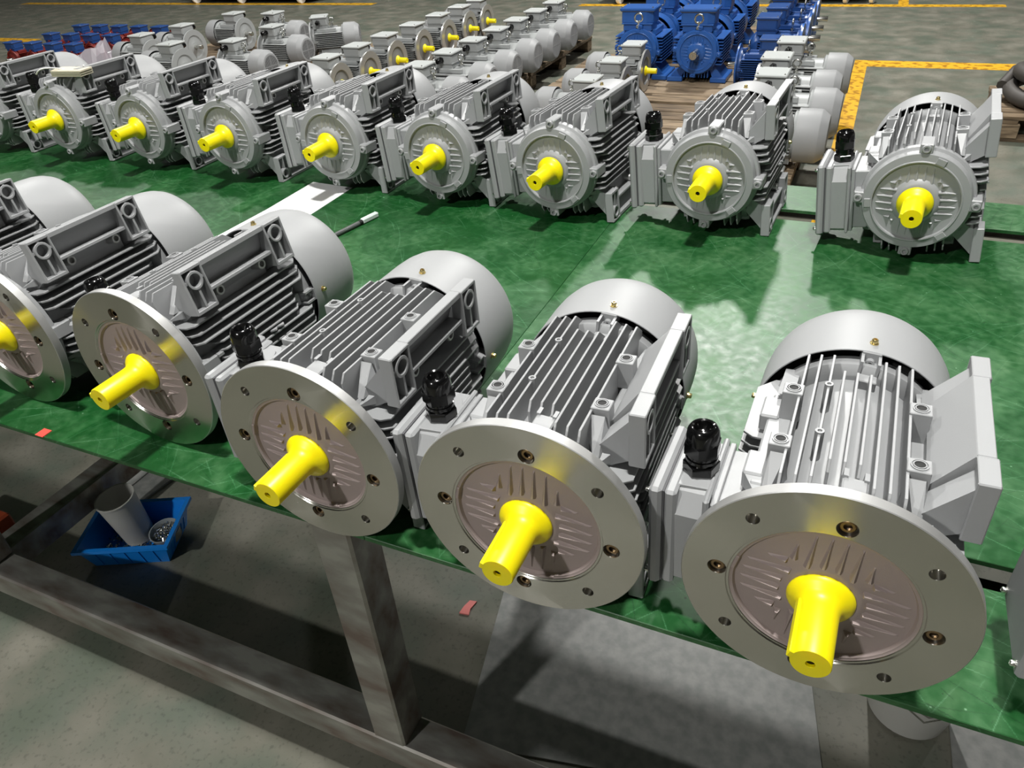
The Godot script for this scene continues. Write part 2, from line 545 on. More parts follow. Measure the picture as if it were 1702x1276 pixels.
func gland_into(parent: Node3D, at: Vector3, sc := 1.0) -> void:
	var up := along(at, Vector3(0, 1, 0), Vector3(0, 0, -1))
	up.basis = up.basis.scaled(Vector3.ONE * sc)
	var b := Mb.new()
	b.prism(hexagon(0.0178, 0.25), 0.0, 0.0115, up, 0.0012)
	b.lathe([V(0.0142, 0.011), V(0.0142, 0.014), V(0.0158, 0.0145), V(0.0158, 0.0175), V(0.0146, 0.018), V(0.0146, 0.021)], 24, up)
	var g := part("cable_gland", b, M.black, parent)
	var c := Mb.new()
	c.prism(hexagon(0.0182, 0.55), 0.021, 0.037, up, 0.0016)
	c.lathe([V(0.0158, 0.033), V(0.0160, 0.042), V(0.0152, 0.048), V(0.0128, 0.0525), V(0.0108, 0.0535), V(0.0092, 0.0525), V(0.0082, 0.049), V(0.006, 0.0455), V(0, 0.0445)], 28, up)
	part("cap_nut", c, M.black, g)

# o: flange, full, paint, cover, gland, sleeve, eye, s (segments), steel_flange
func make_motor(called: String, o: Dictionary) -> Node3D:
	var root := thing(called, "", "motor")
	var full: bool = o.get("full", true)
	var flange: bool = o.get("flange", true)
	var paint: Material = o.get("paint", M.paint)
	var cover: Material = o.get("cover", M.cover)
	var sg: int = 96 if full else 28
	var ear := rot_z(EAR)
	# ---- housing
	var h := Mb.new()
	h.lathe([V(0.0775, -0.262), V(0.0775, -0.042), V(0.084, -0.036), V(0.084, -0.026)], sg)
	h.lathe([V(0.0, -0.30), V(0.06, -0.30), V(0.080, -0.285), V(0.092, -0.27), V(0.094, -0.250), V(0.084, -0.244), V(0.070, -0.244)], sg)
	if flange:
		h.lathe([V(0.084, -0.034), V(0.0955, -0.032), V(0.0965, -0.020), V(0.100, -0.0125), V(0.09, -0.011)], sg)
	for sx in [-1.0, 1.0]:
		for sy in [-1.0, 1.0]:
			# rails along the corners of the housing
			h.box(Vector3(sx * 0.066, sy * 0.060, -0.130), Vector3(0.024, 0.022, 0.150), 0.002)
			if full:
				for z in ([-0.078, -0.172] if sx < 0.0 else []):
					h.box(Vector3(sx * 0.0765, sy * 0.064, z - 0.004), Vector3(0.019, 0.021, 0.036), 0.002)
				h.prism(poly([-0.205, sy * 0.075, -0.225, sy * 0.06, -0.265, sy * 0.06, -0.265, sy * 0.066, -0.19, sy * 0.082]), sx * 0.066 - 0.008, sx * 0.066 + 0.008, Transform3D(Basis(Vector3(0, 0, 1), Vector3(0, 1, 0), Vector3(1, 0, 0)), Vector3.ZERO))
				for z in [-0.082, -0.170]:
					# wedge in front of the boss
					var a := Vector3(sx * 0.050, sy * 0.098, z + 0.009); var b := Vector3(sx * 0.064, sy * 0.098, z + 0.009)
					if z > -0.1:
						h.flat3(a, b, Vector3(sx * 0.060, sy * 0.07, z + 0.04), Vector3(0, sy, 0.6))
						h.flat4(b, Vector3(sx * 0.070, sy * 0.068, z + 0.009), Vector3(sx * 0.066, sy * 0.068, z + 0.038), Vector3(sx * 0.060, sy * 0.07, z + 0.04), Vector3(sx, 0, 0))
						h.flat3(a, Vector3(sx * 0.046, sy * 0.068, z + 0.009), Vector3(sx * 0.060, sy * 0.07, z + 0.04), Vector3(-sx, 0, 0))
						h.flat3(Vector3(sx * 0.086, sy * 0.0735, z + 0.014), Vector3(sx * 0.067, sy * 0.0735, z + 0.014), Vector3(sx * 0.062, sy * 0.062, z + 0.048), Vector3(0, sy, 0.4))
						h.flat3(Vector3(sx * 0.086, sy * 0.0735, z + 0.014), Vector3(sx * 0.086, sy * 0.054, z + 0.014), Vector3(sx * 0.062, sy * 0.062, z + 0.048), Vector3(sx, 0, 0.4))
	# lugs of the two end shields
	for k in 4:
		var q := rot_z(EAR + k * PI / 2)
		if flange:
			h.box(Vector3(0, 0.091, -0.034), Vector3(0.021, 0.020, 0.044), 0.0015, q)
			h.box(Vector3(-0.0085, 0.0985, -0.058), Vector3(0.004, 0.010, 0.010), 0.0, q)
			h.box(Vector3(0.0085, 0.0985, -0.058), Vector3(0.004, 0.010, 0.010), 0.0, q)
		if full:
			h.box(Vector3(0, 0.0935, -0.270), Vector3(0.020, 0.022, 0.018), 0.001, q)
			h.box(Vector3(-0.0085, 0.092, -0.254), Vector3(0.003, 0.019, 0.020), 0.0, q)
			h.box(Vector3(0.0085, 0.092, -0.254), Vector3(0.003, 0.019, 0.020), 0.0, q)
			h.lathe([V(0.0048, 0), V(0.0048, 0.006), V(0.0022, 0.006), V(0.002, 0.002), V(0, 0.002)], 12, q * Transform3D(Basis(), Vector3(0, 0.093, -0.262)))
			h.box(Vector3(0, 0.082, -0.236), Vector3(0.020, 0.012, 0.014), 0.001, q)
	if not full:
		for side in 4:
			for k in range(-4, 5):
				if side == 1: continue
				var q := rot_z(side * PI / 2)
				h.box(Vector3(k * 0.0125, 0.083, -0.145), Vector3(0.0035, 0.044, 0.215), 0.0, q)
	var house := part("housing", h, paint, root)
	if full:
		var plain := fin_mesh(0.1055, 0.050, -0.034, -0.264, 0.0026)
		var short := fin_mesh(0.1055, 0.050, -0.062, -0.236, 0.0026)
		var tail := fin_mesh(0.1035, 0.050, -0.150, -0.262, 0.0028)
		for side in [0, 1, 2, 3]:
			for k in range(-4, 5):
				# side 0 up, 1 towards the terminal box, 2 down, 3 towards the feet
				var mid: bool = absi(k) <= 1 and side != 1
				var me: ArrayMesh = tail if side == 1 else (short if mid else plain)
				var xf := rot_z(side * PI / 2) * Transform3D(Basis(), Vector3(k * 0.0125 - 0.001, -0.0018 * (maxf(0, absf(k) - 2)), 0))
				part("cooling_fin", me, paint, house, xf)
		# bosses with threaded holes, towards both free sides
		var bo := Mb.new()
		bo.box(Vector3(0, -0.017, 0), Vector3(0.0195, 0.034, 0.0185), 0.0008)
		bo.lathe([V(0.0076, 0.0), V(0.0076, 0.0012), V(0.0066, 0.0012), V(0.0064, 0.0), V(0.0056, 0.0), V(0.0054, 0.0014), V(0.0046, 0.0014), V(0.0044, -0.001)], 20, Transform3D(Basis(Vector3(1, 0, 0), Vector3(0, 0, -1), Vector3(0, 1, 0)), Vector3.ZERO))
		var bh := Mb.new()
		bh.lathe([V(0.0046, 0.0006), V(0.0, 0.0006)], 16, Transform3D(Basis(Vector3(1, 0, 0), Vector3(0, 0, -1), Vector3(0, 1, 0)), Vector3.ZERO))
		var bm := bo.mesh(); var hm := bh.mesh()
		for sy in [1.0, -1.0]:
			for sx in [-1.0, 1.0]:
				for z in [-0.085, -0.171]:
					var xf := Transform3D(Basis(Vector3(0, 0, 1), PI if sy < 0 else 0.0), Vector3(sx * 0.0575, sy * 0.1045, z))
					part("threaded_boss", bm, paint, house, xf)
					part("threaded_hole", hm, M.dark, house, xf)
		for z in [-0.105, -0.185]:
			var pin := Mb.new()
			pin.lathe([V(0.0042, 0.070), V(0.0042, 0.1075), V(0.0022, 0.1075), V(0.002, 0.104), V(0, 0.104)], 12, along(Vector3(-0.026, 0, z), Vector3(0, 1, 0)))
			part("rivet_boss", pin, paint, house)
		for dz in [-0.007, 0.007]:
			var cl := Mb.new()
			cl.box(Vector3(0, 0, 0), Vector3(0.010, 0.003, 0.012), 0.0004, Transform3D(Basis(Vector3(0, 1, 0), 0.7 * signf(dz)), Vector3(0.104, -0.017, -0.165 + dz)))
			part("clip_lug", cl, paint, house)
	# ---- drive end
	if flange:
		var f := Mb.new()
		var rims := Mb.new()
		if full:
			var holes := []
			for k in 8:
				holes.append([PI / 2 + EAR + k * PI / 4, 0.092 if k % 2 == 0 else 0.1025, 0.0088 if k % 2 == 0 else 0.0062])
			sector_plate(f, 0.0835, 0.1242, 0.0, 1.0, holes)
			f.lathe([V(0.0835, 0.0), V(0.0825, -0.0012), V(0.0806, -0.0012), V(0.0800, -0.002)], 128)
			for hh in holes:
				var xf := Transform3D(Basis(), Vector3(cos(hh[0]) * hh[1], sin(hh[0]) * hh[1], 0))
				var deep := -0.008 if hh[2] > 0.007 else -0.0122
				f.lathe([V(hh[2], 0.0), V(hh[2], deep)], 24, xf)
				f.lathe([V(hh[2], deep + 0.0001), V(0, deep + 0.0001)], 24, xf)
			rims.lathe([V(0.08, -0.0122), V(0.1242, -0.0122), V(0.125, -0.0114), V(0.125, -0.0008), V(0.1242, 0.0)], 128, Transform3D(), 10.0)
			var fl := part("flange", f, M.machined, root)
			part("flange_rim", rims, M.rim, fl)
			for k in 4:
				var a: float = PI / 2 + EAR + k * PI / 2
				var s := Mb.new()
				var xf := Transform3D(Basis(), Vector3(cos(a) * 0.092, sin(a) * 0.092, -0.008))
				s.lathe([V(0.0070, 0), V(0.0070, 0.0042), V(0.0058, 0.0052), V(0.0036, 0.0052)], 18, xf)
				s.prism(hexagon(0.0036), 0.0, 0.0022, xf)
				part("flange_screw", s, M.bronze, fl)
		else:
			f.lathe([V(0.0, -0.0122), V(0.1242, -0.0122), V(0.125, -0.0114), V(0.125, -0.0008), V(0.1242, 0.0), V(0.0835, 0.0), V(0.079, -0.0055)], 40, Transform3D(), 10.0)
			part("flange", f, o.get("flange_mat", M.rim), root)
		var e := Mb.new()
		var rec := -0.0062
		e.lathe([V(0.0800, -0.002), V(0.0785, -0.0028), V(0.0772, -0.0028), V(0.0755, rec), V(0.038, rec), V(0.0345, rec + 0.0026), V(0.030, rec + 0.003), V(0.0, rec + 0.003)], sg)
		if full:
			ribs(e, rec, 0.035, 0.0735, 0.0046)
			for a in [PI + EAR - 0.15, -PI / 2 + EAR + 0.33]:
				e.box(Vector3(0.0782, 0, -0.0035), Vector3(0.0035, 0.017, 0.0045), 0.0006, rot_z(a))
		part("end_shield", e, M.cast if full else o.get("shield_mat", M.cast), root)
	else:
		var e := Mb.new()
		e.lathe([V(0.084, -0.044), V(0.0915, -0.042), V(0.0925, -0.036), V(0.0915, -0.028), V(0.0868, -0.026), V(0.0858, -0.0125), V(0.0842, -0.0098), V(0.0728, -0.0088), V(0.0712, -0.0074), V(0.0694, -0.0078), V(0.0682, -0.0135), V(0.040, -0.0135), V(0.035, -0.008), V(0.030, -0.006), V(0.0, -0.006)], sg, Transform3D(), 30.0)
		if true:
			ribs(e, -0.0135, 0.036, 0.066, 0.0052, 0.45)
			for a in [PI / 2 - 0.35, 0.0 - 0.85, PI + 0.1]:
				e.box(Vector3(0.0765, 0, -0.0085), Vector3(0.011, 0.016, 0.0035), 0.0008, rot_z(a + EAR))
		var es := part("end_shield", e, paint, root)
		for k in 4:
			var q := rot_z(EAR + k * PI / 2)
			var l := Mb.new()
			l.box(Vector3(0, 0.0915, -0.034), Vector3(0.021, 0.019, 0.046), 0.0018, q)
			part("shield_lug", l, paint, es)
			var s := Mb.new()
			s.lathe([V(0.0072, -0.012), V(0.0072, -0.0085), V(0.0062, -0.007), V(0.0036, -0.007), V(0.0034, -0.0105), V(0, -0.0105)], 18, q * Transform3D(Basis(), Vector3(0, 0.0929, 0)))
			part("shield_screw", s, paint, es)
	# ---- shaft
	if o.get("sleeve", true):
		var s := Mb.new()
		s.lathe([V(0.0288, -0.0040), V(0.0293, -0.0022), V(0.0289, -0.0002), V(0.0262, 0.0030), V(0.0222, 0.0058), V(0.0194, 0.0090), V(0.0180, 0.0125), V(0.0174, 0.017), V(0.0166, 0.0685), V(0.0160, 0.0695), V(0.0040, 0.0695), V(0.0038, 0.062)], 40 if full else 20)
		if full:
			s.box(Vector3(-0.0160, 0, 0.040), Vector3(0.0068, 0.0085, 0.0588), 0.0008, rot_z(-0.30))
		var sl := part("shaft_sleeve", s, M.yellow, root)
		var e := Mb.new()
		e.lathe([V(0.0042, 0.0662), V(0, 0.0662)], 12)
		part("shaft_end", e, M.bore, sl)
	else:
		var s := Mb.new()
		s.lathe([V(0.0165, -0.01), V(0.0165, 0.068), V(0.0155, 0.0695), V(0.004, 0.0695), V(0.002, 0.066), V(0, 0.066)], 20)
		s.box(Vector3(0, 0.0165, 0.036), Vector3(0.0075, 0.006, 0.044), 0.0006)
		part("bare_shaft", s, M.zinc, root)
	# ---- fan cover
	if o.get("fan", true):
		add_fan_cover(root, cover, full, sg)
	add_box_and_feet(root, o, paint, full)
	return root

func add_fan_cover(root: Node3D, cover: Material, full: bool, sg: int) -> void:
	var c := Mb.new()
	c.lathe([V(0.068, -0.3835), V(0.078, -0.383), V(0.088, -0.379), V(0.0955, -0.371), V(0.1005, -0.360), V(0.1035, -0.345), V(0.1048, -0.325), V(0.1052, -0.2625), V(0.1046, -0.262), V(0.1035, -0.2625), V(0.1025, -0.325), V(0.099, -0.356), V(0.088, -0.374), V(0.068, -0.380)], sg, Transform3D(), 30.0)
	if not full:
		c = Mb.new()
		c.lathe([V(0.068, -0.3815), V(0.078, -0.3815), V(0.082, -0.380), V(0.1025, -0.352), V(0.1045, -0.347), V(0.1052, -0.2625), V(0.1035, -0.2625), V(0.101, -0.346), V(0.080, -0.374), V(0.068, -0.378)], 40, Transform3D(), 25.0)
	var fc := part("fan_cover", c, cover, root)
	var g := Mb.new()
	for k in range(-8, 9):
		var y := k * 0.0082
		g.box(Vector3(0, y, -0.380), Vector3(2.0 * sqrt(0.069 * 0.069 - y * y), 0.0030, 0.002))
	g.box(Vector3(0, 0, -0.3795), Vector3(0.006, 0.136, 0.003))
	g.box(Vector3(0, 0, -0.3795), Vector3(0.136, 0.006, 0.003))
	part("grille", g, cover, fc)
	var fan := Mb.new()
	fan.lathe([V(0.0, -0.374), V(0.07, -0.374), V(0.098, -0.350), V(0.0985, -0.300), V(0.06, -0.298), V(0, -0.298)], 24)
	part("fan", fan, M.dark, fc)
	if full:
		for k in 4:
			var s := Mb.new()
			var a := PI / 2 + EAR + k * PI / 2
			var d := Vector3(cos(a), sin(a), 0)
			screw_head(s, d * 0.1048 + Vector3(0, 0, -0.2804), d, 0.0034, 0.0058)
			part("fan_screw", s, M.brass, fc)
func add_box_and_feet(root: Node3D, o: Dictionary, paint: Material, full: bool) -> void:
	# ---- terminal box
	if o.get("box", true):
		var bm2: Material = o.get("box_mat", paint)
		var t := Mb.new()
		var wide := 1.0 if full else 1.28
		var t0 := Transform3D(Basis.from_scale(Vector3(1, 0.5 + wide * 0.5, wide)), Vector3(0, 0, 0.080 * (wide - 1.0) + float(o.get("box_z", 0.0))))
		t.box(Vector3(-0.091, -0.005, -0.081), Vector3(0.030, 0.108, 0.088), 0.002, t0)
		t.box(Vector3(-0.1045, -0.005, -0.080), Vector3(0.006, 0.118, 0.098), 0.001, t0)
		# body with a sloped facet above the front face
		t.prism(poly([-0.066, -0.123, -0.066, -0.040, -0.060, -0.034, 0.030, -0.032, 0.052, -0.044, 0.0545, -0.048, 0.0545, -0.123, 0.050, -0.128, -0.060, -0.128]), -0.1505, -0.1075, t0 * Transform3D(Basis(Vector3(0, 1, 0), Vector3(0, 0, 1), Vector3(1, 0, 0)), Vector3.ZERO), 0.0015)
		if full:
			# raised pads: gland seat on top, panel at the front
			t.prism(poly([-0.146, 0.046, -0.146, 0.095, -0.135, 0.110, -0.119, 0.110, -0.112, 0.098, -0.112, 0.048]), -0.0575, -0.053, Transform3D(Basis(Vector3(1, 0, 0), Vector3(0, 0, -1), Vector3(0, -1, 0)), Vector3.ZERO), 0.0006)
			t.box(Vector3(-0.1115, -0.005, -0.080), Vector3(0.006, 0.126, 0.102), 0.002)
			t.box(Vector3(-0.1455, -0.005, -0.080), Vector3(0.012, 0.128, 0.100), 0.003)
		var tb := part("terminal_box", t, bm2, root)
		var gk := Mb.new()
		gk.box(Vector3(-0.1525, -0.005, -0.080), Vector3(0.003, 0.126, 0.098), 0.0, t0)
		part("gasket", gk, M.gasket, tb)
		var ld := Mb.new()
		ld.box(Vector3(-0.1595, -0.005, -0.080), Vector3(0.0125, 0.134, 0.106), 0.0035, t0)
		part("lid", ld, o.get("lid_mat", bm2), tb)
		for y in [-0.062, 0.052]:
			for z in [-0.124, -0.036]:
				var ls := Mb.new()
				screw_head(ls, t0 * Vector3(-0.1655, y, z), Vector3(-1, 0, 0), 0.003, 0.005)
				part("lid_screw", ls, M.zinc, tb)
		if o.get("gland", true):
			gland_into(root, Vector3(-0.126, 0.0585 if full else 0.063, -0.074))
	# ---- feet
	if o.get("feet", true):
		foot(root, 1.0, paint, full)
		foot(root, -1.0, paint, full)
	if o.get("eye", false):
		var e := Mb.new()
		var pts := []
		var ez: float = o.get("eye_z", -0.172)
		for k in 21: pts.append(Vector3(-0.128 + 0.017 * sin(TAU * k / 20.0), 0.017 * cos(TAU * k / 20.0) if ez > -0.1 else 0.0, ez + (0.0 if ez > -0.1 else 0.017 * cos(TAU * k / 20.0))))
		e.tube(pts, 0.0055, 6)
		e.lathe([V(0.012, 0.0), V(0.012, 0.010), V(0.006, 0.014), V(0.006, 0.03)], 12, along(Vector3(-0.088, 0, ez), Vector3(-1, 0, 0)))
		part("lifting_eye", e, M.zinc, root)

func motor_at(o: Node3D, at: Vector3, yaw: float, roll: float, s := 1.0) -> void:
	o.transform = Transform3D(Basis(Vector3.UP, yaw) * Basis(Vector3(0, 0, 1), -roll), at + Vector3(0, TH, 0)).scaled_local(Vector3.ONE * s)

# upright on its feet, shaft towards dir (in the floor plane); at: point under the box, floor of the motor
func motor_upright(o: Node3D, x: float, z: float, base: float, dir: Vector3, s: float, long := 1.0) -> void:
	var zz := dir.normalized()
	var up := Vector3.UP
	var b := Basis(zz.cross(up) * -1.0, up, zz)         # columns: right, up, shaft
	b = Basis(up.cross(zz), up, zz) * Basis(Vector3(0, 0, 1), -PI / 2)
	var t := Transform3D(b, Vector3(x, base + 0.127 * s, z) + zz * 0.08 * s * long)
	o.transform = t.scaled_local(Vector3(s, s, s * long))


# ------------------------------------------------------------------ other things
func pallet(x0: float, x1: float, z0: float, z1: float, label: String, boards := 7) -> void:
	var root := thing("wooden_pallet", label, "pallet", "wooden pallets on the floor behind the bench")
	root.position = Vector3((x0 + x1) / 2, 0, (z0 + z1) / 2)
	var w := x1 - x0; var d := z1 - z0
	var bw := d / boards
	for k in boards:
		var m := Mb.new()
		m.box(Vector3(0, 0.129 + rng.randf_range(-0.001, 0.001), -d / 2 + bw * (k + 0.5)), Vector3(w + rng.randf_range(-0.012, 0.012), 0.022, bw - rng.randf_range(0.012, 0.03)), 0.002)
		part("deck_board", m, M["wood%d" % rng.randi_range(0, 2)], root)
	for k in 3:
		var m := Mb.new()
		m.box(Vector3(-w / 2 + 0.05 + k * (w - 0.1) / 2, 0.108, 0), Vector3(0.1, 0.02, d - 0.01), 0.002)
		part("stringer_board", m, M.wood1, root)
		for l in 3:
			var b := Mb.new()
			b.box(Vector3(-w / 2 + 0.06 + k * (w - 0.12) / 2, 0.059, -d / 2 + 0.06 + l * (d - 0.12) / 2), Vector3(0.11, 0.078, 0.11), 0.003)
			part("spacer_block", b, M["wood%d" % (l % 3)], root)
		var s := Mb.new()
		s.box(Vector3(0, 0.010, -d / 2 + 0.06 + k * (d - 0.12) / 2), Vector3(w - 0.01, 0.02, 0.1), 0.002)
		part("bottom_board", s, M.wood1, root)

func lamp(at: Vector3, energy: float, label: String) -> void:
	var root := thing("high_bay_lamp", label, "lamp", "round high bay lamps under the ceiling")
	root.position = at
	var m := Mb.new()
	m.lathe([V(0.0, 0.02), V(0.2, 0.02), V(0.2, 0.06), V(0.14, 0.09), V(0.1, 0.16), V(0, 0.16)], 32)
	var q := Transform3D(Basis(Vector3(1, 0, 0), Vector3(0, 0, -1), Vector3(0, 1, 0)), Vector3.ZERO)
	part("lamp_housing", m, M.rubber, root, q)
	var d := Mb.new()
	d.lathe([V(0.0, 0.0), V(0.18, 0.0), V(0.185, 0.02), V(0, 0.02)], 32)
	part("lamp_disc", d, M.lamp, root, q)
	var s := Mb.new()
	s.tube([Vector3(0, 0.16, 0), Vector3(0, 6.4 - at.y, 0)], 0.01, 6)
	part("hanging_rod", s, M.zinc, root)
	var l := OmniLight3D.new()
	l.name = "bulb"
	l.light_color = Color(1.0, 0.995, 0.98)
	l.light_energy = energy
	l.omni_range = 60.0
	l.omni_attenuation = 2.0
	l.light_size = 0.14
	l.shadow_enabled = true
	l.position = Vector3(0, -0.15, 0)
	root.add_child(l)


func build_setting() -> void:
	var m := Mb.new()
	m.box(Vector3(-3, -0.1, -4), Vector3(26, 0.2, 28))
	struct("floor", m, M.floor)
	m = Mb.new(); m.box(Vector3(-3, 6.55, -4), Vector3(26, 0.3, 28)); struct("ceiling", m, M.ceiling)
	m = Mb.new(); m.box(Vector3(-3, 3.2, -18.1), Vector3(26, 6.6, 0.2)); struct("wall_back", m, M.wall)
	m = Mb.new(); m.box(Vector3(-3, 3.2, 10.1), Vector3(26, 6.6, 0.2)); struct("wall_front", m, M.wall)
	m = Mb.new(); m.box(Vector3(-16.1, 3.2, -4), Vector3(0.2, 6.6, 28)); struct("wall_left", m, M.wall)
	m = Mb.new(); m.box(Vector3(10.1, 3.2, -4), Vector3(0.2, 6.6, 28)); struct("wall_right", m, M.wall)
	# painted floor lines
	var k := 0
	for r in [[0.35, 0.445, -6.07, -2.4], [0.35, 6.0, -6.28, -6.07], [-13.0, -9.2, -6.25, -6.07], [-13.0, -5.9, -8.98, -8.82], [-2.9, 1.6, -8.92, -8.78], [0.62, 0.72, -10.2, -8.92]]:
		m = Mb.new()
		m.box(Vector3((r[0] + r[1]) / 2, 0.0008, (r[2] + r[3]) / 2), Vector3(r[1] - r[0], 0.0016, r[3] - r[2]))
		k += 1
		struct("trim_%d" % k, m, M.line)

func bench() -> void:
	var root := thing("workbench", "long steel workbench with a scratched green top carrying both rows of motors", "workbench")
	root.position = Vector3(0, 0, 0)
	var T := TH
	var sheets := [
		[-3.6, -0.0085, -1.215, 0.131, 0.0, "bench", "glossy dark green top sheet"],
		[-0.008, 2.2, -0.047, 0.131, 0.0, "bench_worn", "front green plank"],
		[-0.008, 2.2, -1.009, -0.088, 0.0, "bench_worn", "wide scratched green top plank"],
		[-0.008, 2.2, -1.222, -1.070, 0.0, "bench_worn", "narrow rear green plank"]]
	for s in sheets:
		var m := Mb.new()
		m.box(Vector3((s[0] + s[1]) / 2, T - 0.004, (s[2] + s[3]) / 2), Vector3(s[1] - s[0], 0.008, s[3] - s[2]), 0.0008)
		part("top_sheet", m, M[s[5]], root).set_meta("label", s[6])
	# frame: rails under the sheets, legs, low rails
	var rail := func(x0: float, x1: float, y0: float, y1: float, z0: float, z1: float, n: String) -> void:
		var m := Mb.new()
		m.box(Vector3((x0 + x1) / 2, (y0 + y1) / 2, (z0 + z1) / 2), Vector3(x1 - x0, y1 - y0, z1 - z0), 0.004)
		part(n, m, M.steel, root)
	for z in [[0.045, 0.095], [-1.205, -1.16]]:
		rail.call(-3.6, 2.2, T - 0.058, T - 0.0085, z[0], z[1], "top_rail")
	for x in [-2.35, -1.205, -0.0925, 1.05, 2.15]:
		rail.call(x - 0.0325, x + 0.0325, 0.2, T - 0.0085, 0.040, 0.105, "leg")
		rail.call(x - 0.0325, x + 0.0325, 0.0, 0.124, 0.040, 0.105, "leg_stub") if x != -0.0925 and x != -1.205 else null
		rail.call(x - 0.0325, x + 0.0325, 0.0, T - 0.059, -1.20, -1.135, "leg")
		rail.call(x - 0.025, x + 0.025, T - 0.058, T - 0.0085, -1.158, 0.044, "cross_rail")
	rail.call(-3.6, 2.2, 0.125, 0.1995, 0.040, 0.105, "low_rail")
	for z in [[-0.125, -0.020], [-1.095, -0.985]]:
		var m := Mb.new()
		m.box(Vector3(0.96, T - 0.085, (z[0] + z[1]) / 2), Vector3(2.1, 0.05, z[1] - z[0]), 0.003)
		part("under_beam", m, mat(Color(0.15, 0.11, 0.08), 0.8), root)
	rail.call(-1.262, -1.197, 0.125, 0.1995, -1.133, 0.039, "low_cross_rail")

func extras() -> void:
	# things lying on the bench
	var m := Mb.new()
	var w := [Vector3(-0.875, TH + 0.001, -0.55), Vector3(-0.73, TH + 0.001, -0.55), Vector3(-0.731, TH + 0.001, -0.733), Vector3(-0.734, TH + 0.001, -0.925), Vector3(-0.869, TH + 0.001, -0.935), Vector3(-0.866, TH + 0.001, -0.735)]
	m.flat4(w[0], w[1], w[2], w[5], Vector3.UP); m.flat4(w[5], w[2], w[3], w[4], Vector3.UP)
	for i in 6:
		var a: Vector3 = w[i]; var b: Vector3 = w[(i + 1) % 6]
		m.flat4(a, b, b - Vector3(0, 0.0008, 0), a - Vector3(0, 0.0008, 0), (b - a).cross(Vector3.UP))
	single("paper_sheet", m, M.paper, "long white paper sheet lying flat on the green bench between the two rows", "paper")
	# marker: clear cap, dark band, grey barrel
	var pen := thing("marker_pen", "slim marker pen with a clear cap lying beside the white paper", "pen")
	pen.transform = along(Vector3(-0.582, TH + 0.006, -0.668), Vector3(0.022, 0, -0.10).normalized())
	m = Mb.new(); m.lathe([V(0, -0.035), V(0.003, -0.035), V(0.0052, -0.025), V(0.0055, 0.050), V(0.0, 0.050)], 16); part("barrel", m, mat(Color(0.35, 0.36, 0.36), 0.3), pen)
	m = Mb.new(); m.lathe([V(0, 0.046), V(0.0058, 0.046), V(0.0058, 0.056), V(0, 0.056)], 16); part("collar", m, M.dark, pen)
	m = Mb.new(); m.box(Vector3(0, 0.001, 0.082), Vector3(0.0125, 0.0125, 0.052), 0.0025); part("cap", m, mat(Color(0.82, 0.86, 0.85), 0.15), pen)
	m = Mb.new(); m.box(Vector3(-0.6045, TH + 0.0007, 0.1245), Vector3(0.017, 0.0012, 0.017), 0.0, Transform3D())
	single("red_sticker", m, M.tagred, "small red sticker at the front edge of the green bench top", "sticker")
	# under the bench
	m = Mb.new()
	m.prism(poly([-0.014, 0.0, 0.010, 0.004, 0.006, 0.02, 0.011, 0.045, -0.006, 0.042, -0.012, 0.022]), 0.0, 0.004, Transform3D(Basis(Vector3(1, 0, 0), Vector3(0, 0, -1), Vector3(0, 1, 0)), Vector3(-0.176, 0.0005, -0.315)))
	single("pink_scrap", m, M.pinkish, "crumpled pink scrap of paper on the floor under the bench", "scrap")
	m = Mb.new()
	m.box(Vector3(0.31, 0.002, -0.40), Vector3(0.70, 0.003, 0.60), 0.0005, Transform3D(Basis(Vector3.UP, 0.2), Vector3(0.02, 0, 0.06)))
	single("steel_sheet", m, M.plate, "flat grey steel sheet lying on the floor by the white bucket", "sheet metal")
	m = Mb.new()
	m.box(Vector3(1.24, 0.002, -0.42), Vector3(0.74, 0.003, 0.60), 0.0005, Transform3D(Basis(Vector3.UP, 0.04), Vector3.ZERO))
	single("steel_sheet", m, M.plate, "dull grey sheet on the floor beyond the white bucket, under the bench end", "sheet metal")
	m = Mb.new()
	m.prism(poly([-1.445, -0.45, -1.225, -0.46, -1.245, -0.30, -1.42, -0.28]), 0.0, 0.006, Transform3D(Basis(Vector3(1, 0, 0), Vector3(0, 0, 1), Vector3(0, 1, 0)), Vector3(0, 0.0005, 0)))
	m.box(Vector3(-1.32, 0.008, -0.375), Vector3(0.005, 0.006, 0.16))
	single("steel_channel", m, M.plate, "short pale steel channel on the floor behind the blue parts bin", "steel offcut")
	var bk := thing("bucket", "white plastic bucket standing on the floor under the bench top", "bucket")
	bk.position = Vector3(0.775, 0.003, -0.44)
	m = Mb.new(); m.lathe([V(0, 0.0), V(0.066, 0.0), V(0.074, 0.006), V(0.108, 0.24), V(0.112, 0.24), V(0.112, 0.246), V(0.104, 0.246), V(0.07, 0.01), V(0, 0.01)], 40, Transform3D(Basis(Vector3(1, 0, 0), Vector3(0, 0, -1), Vector3(0, 1, 0)), Vector3.ZERO))
	part("pail", m, M.pail, bk)
	m = Mb.new(); m.tube([Vector3(-0.114, 0.21, 0), Vector3(-0.10, 0.17, 0.08), Vector3(0, 0.14, 0.125), Vector3(0.10, 0.17, 0.08), Vector3(0.114, 0.21, 0)], 0.002, 6)
	part("handle", m, M.zinc, bk)
	parts_bin()
	# scrap wood end seen under the low rail
	m = Mb.new(); m.box(Vector3(-1.56, 0.055, -0.02), Vector3(0.24, 0.105, 0.16), 0.006)
	single("orange_crate", m, mat(Color(0.55, 0.22, 0.10), 0.6), "dark orange crate end showing under the low rail of the bench", "crate")

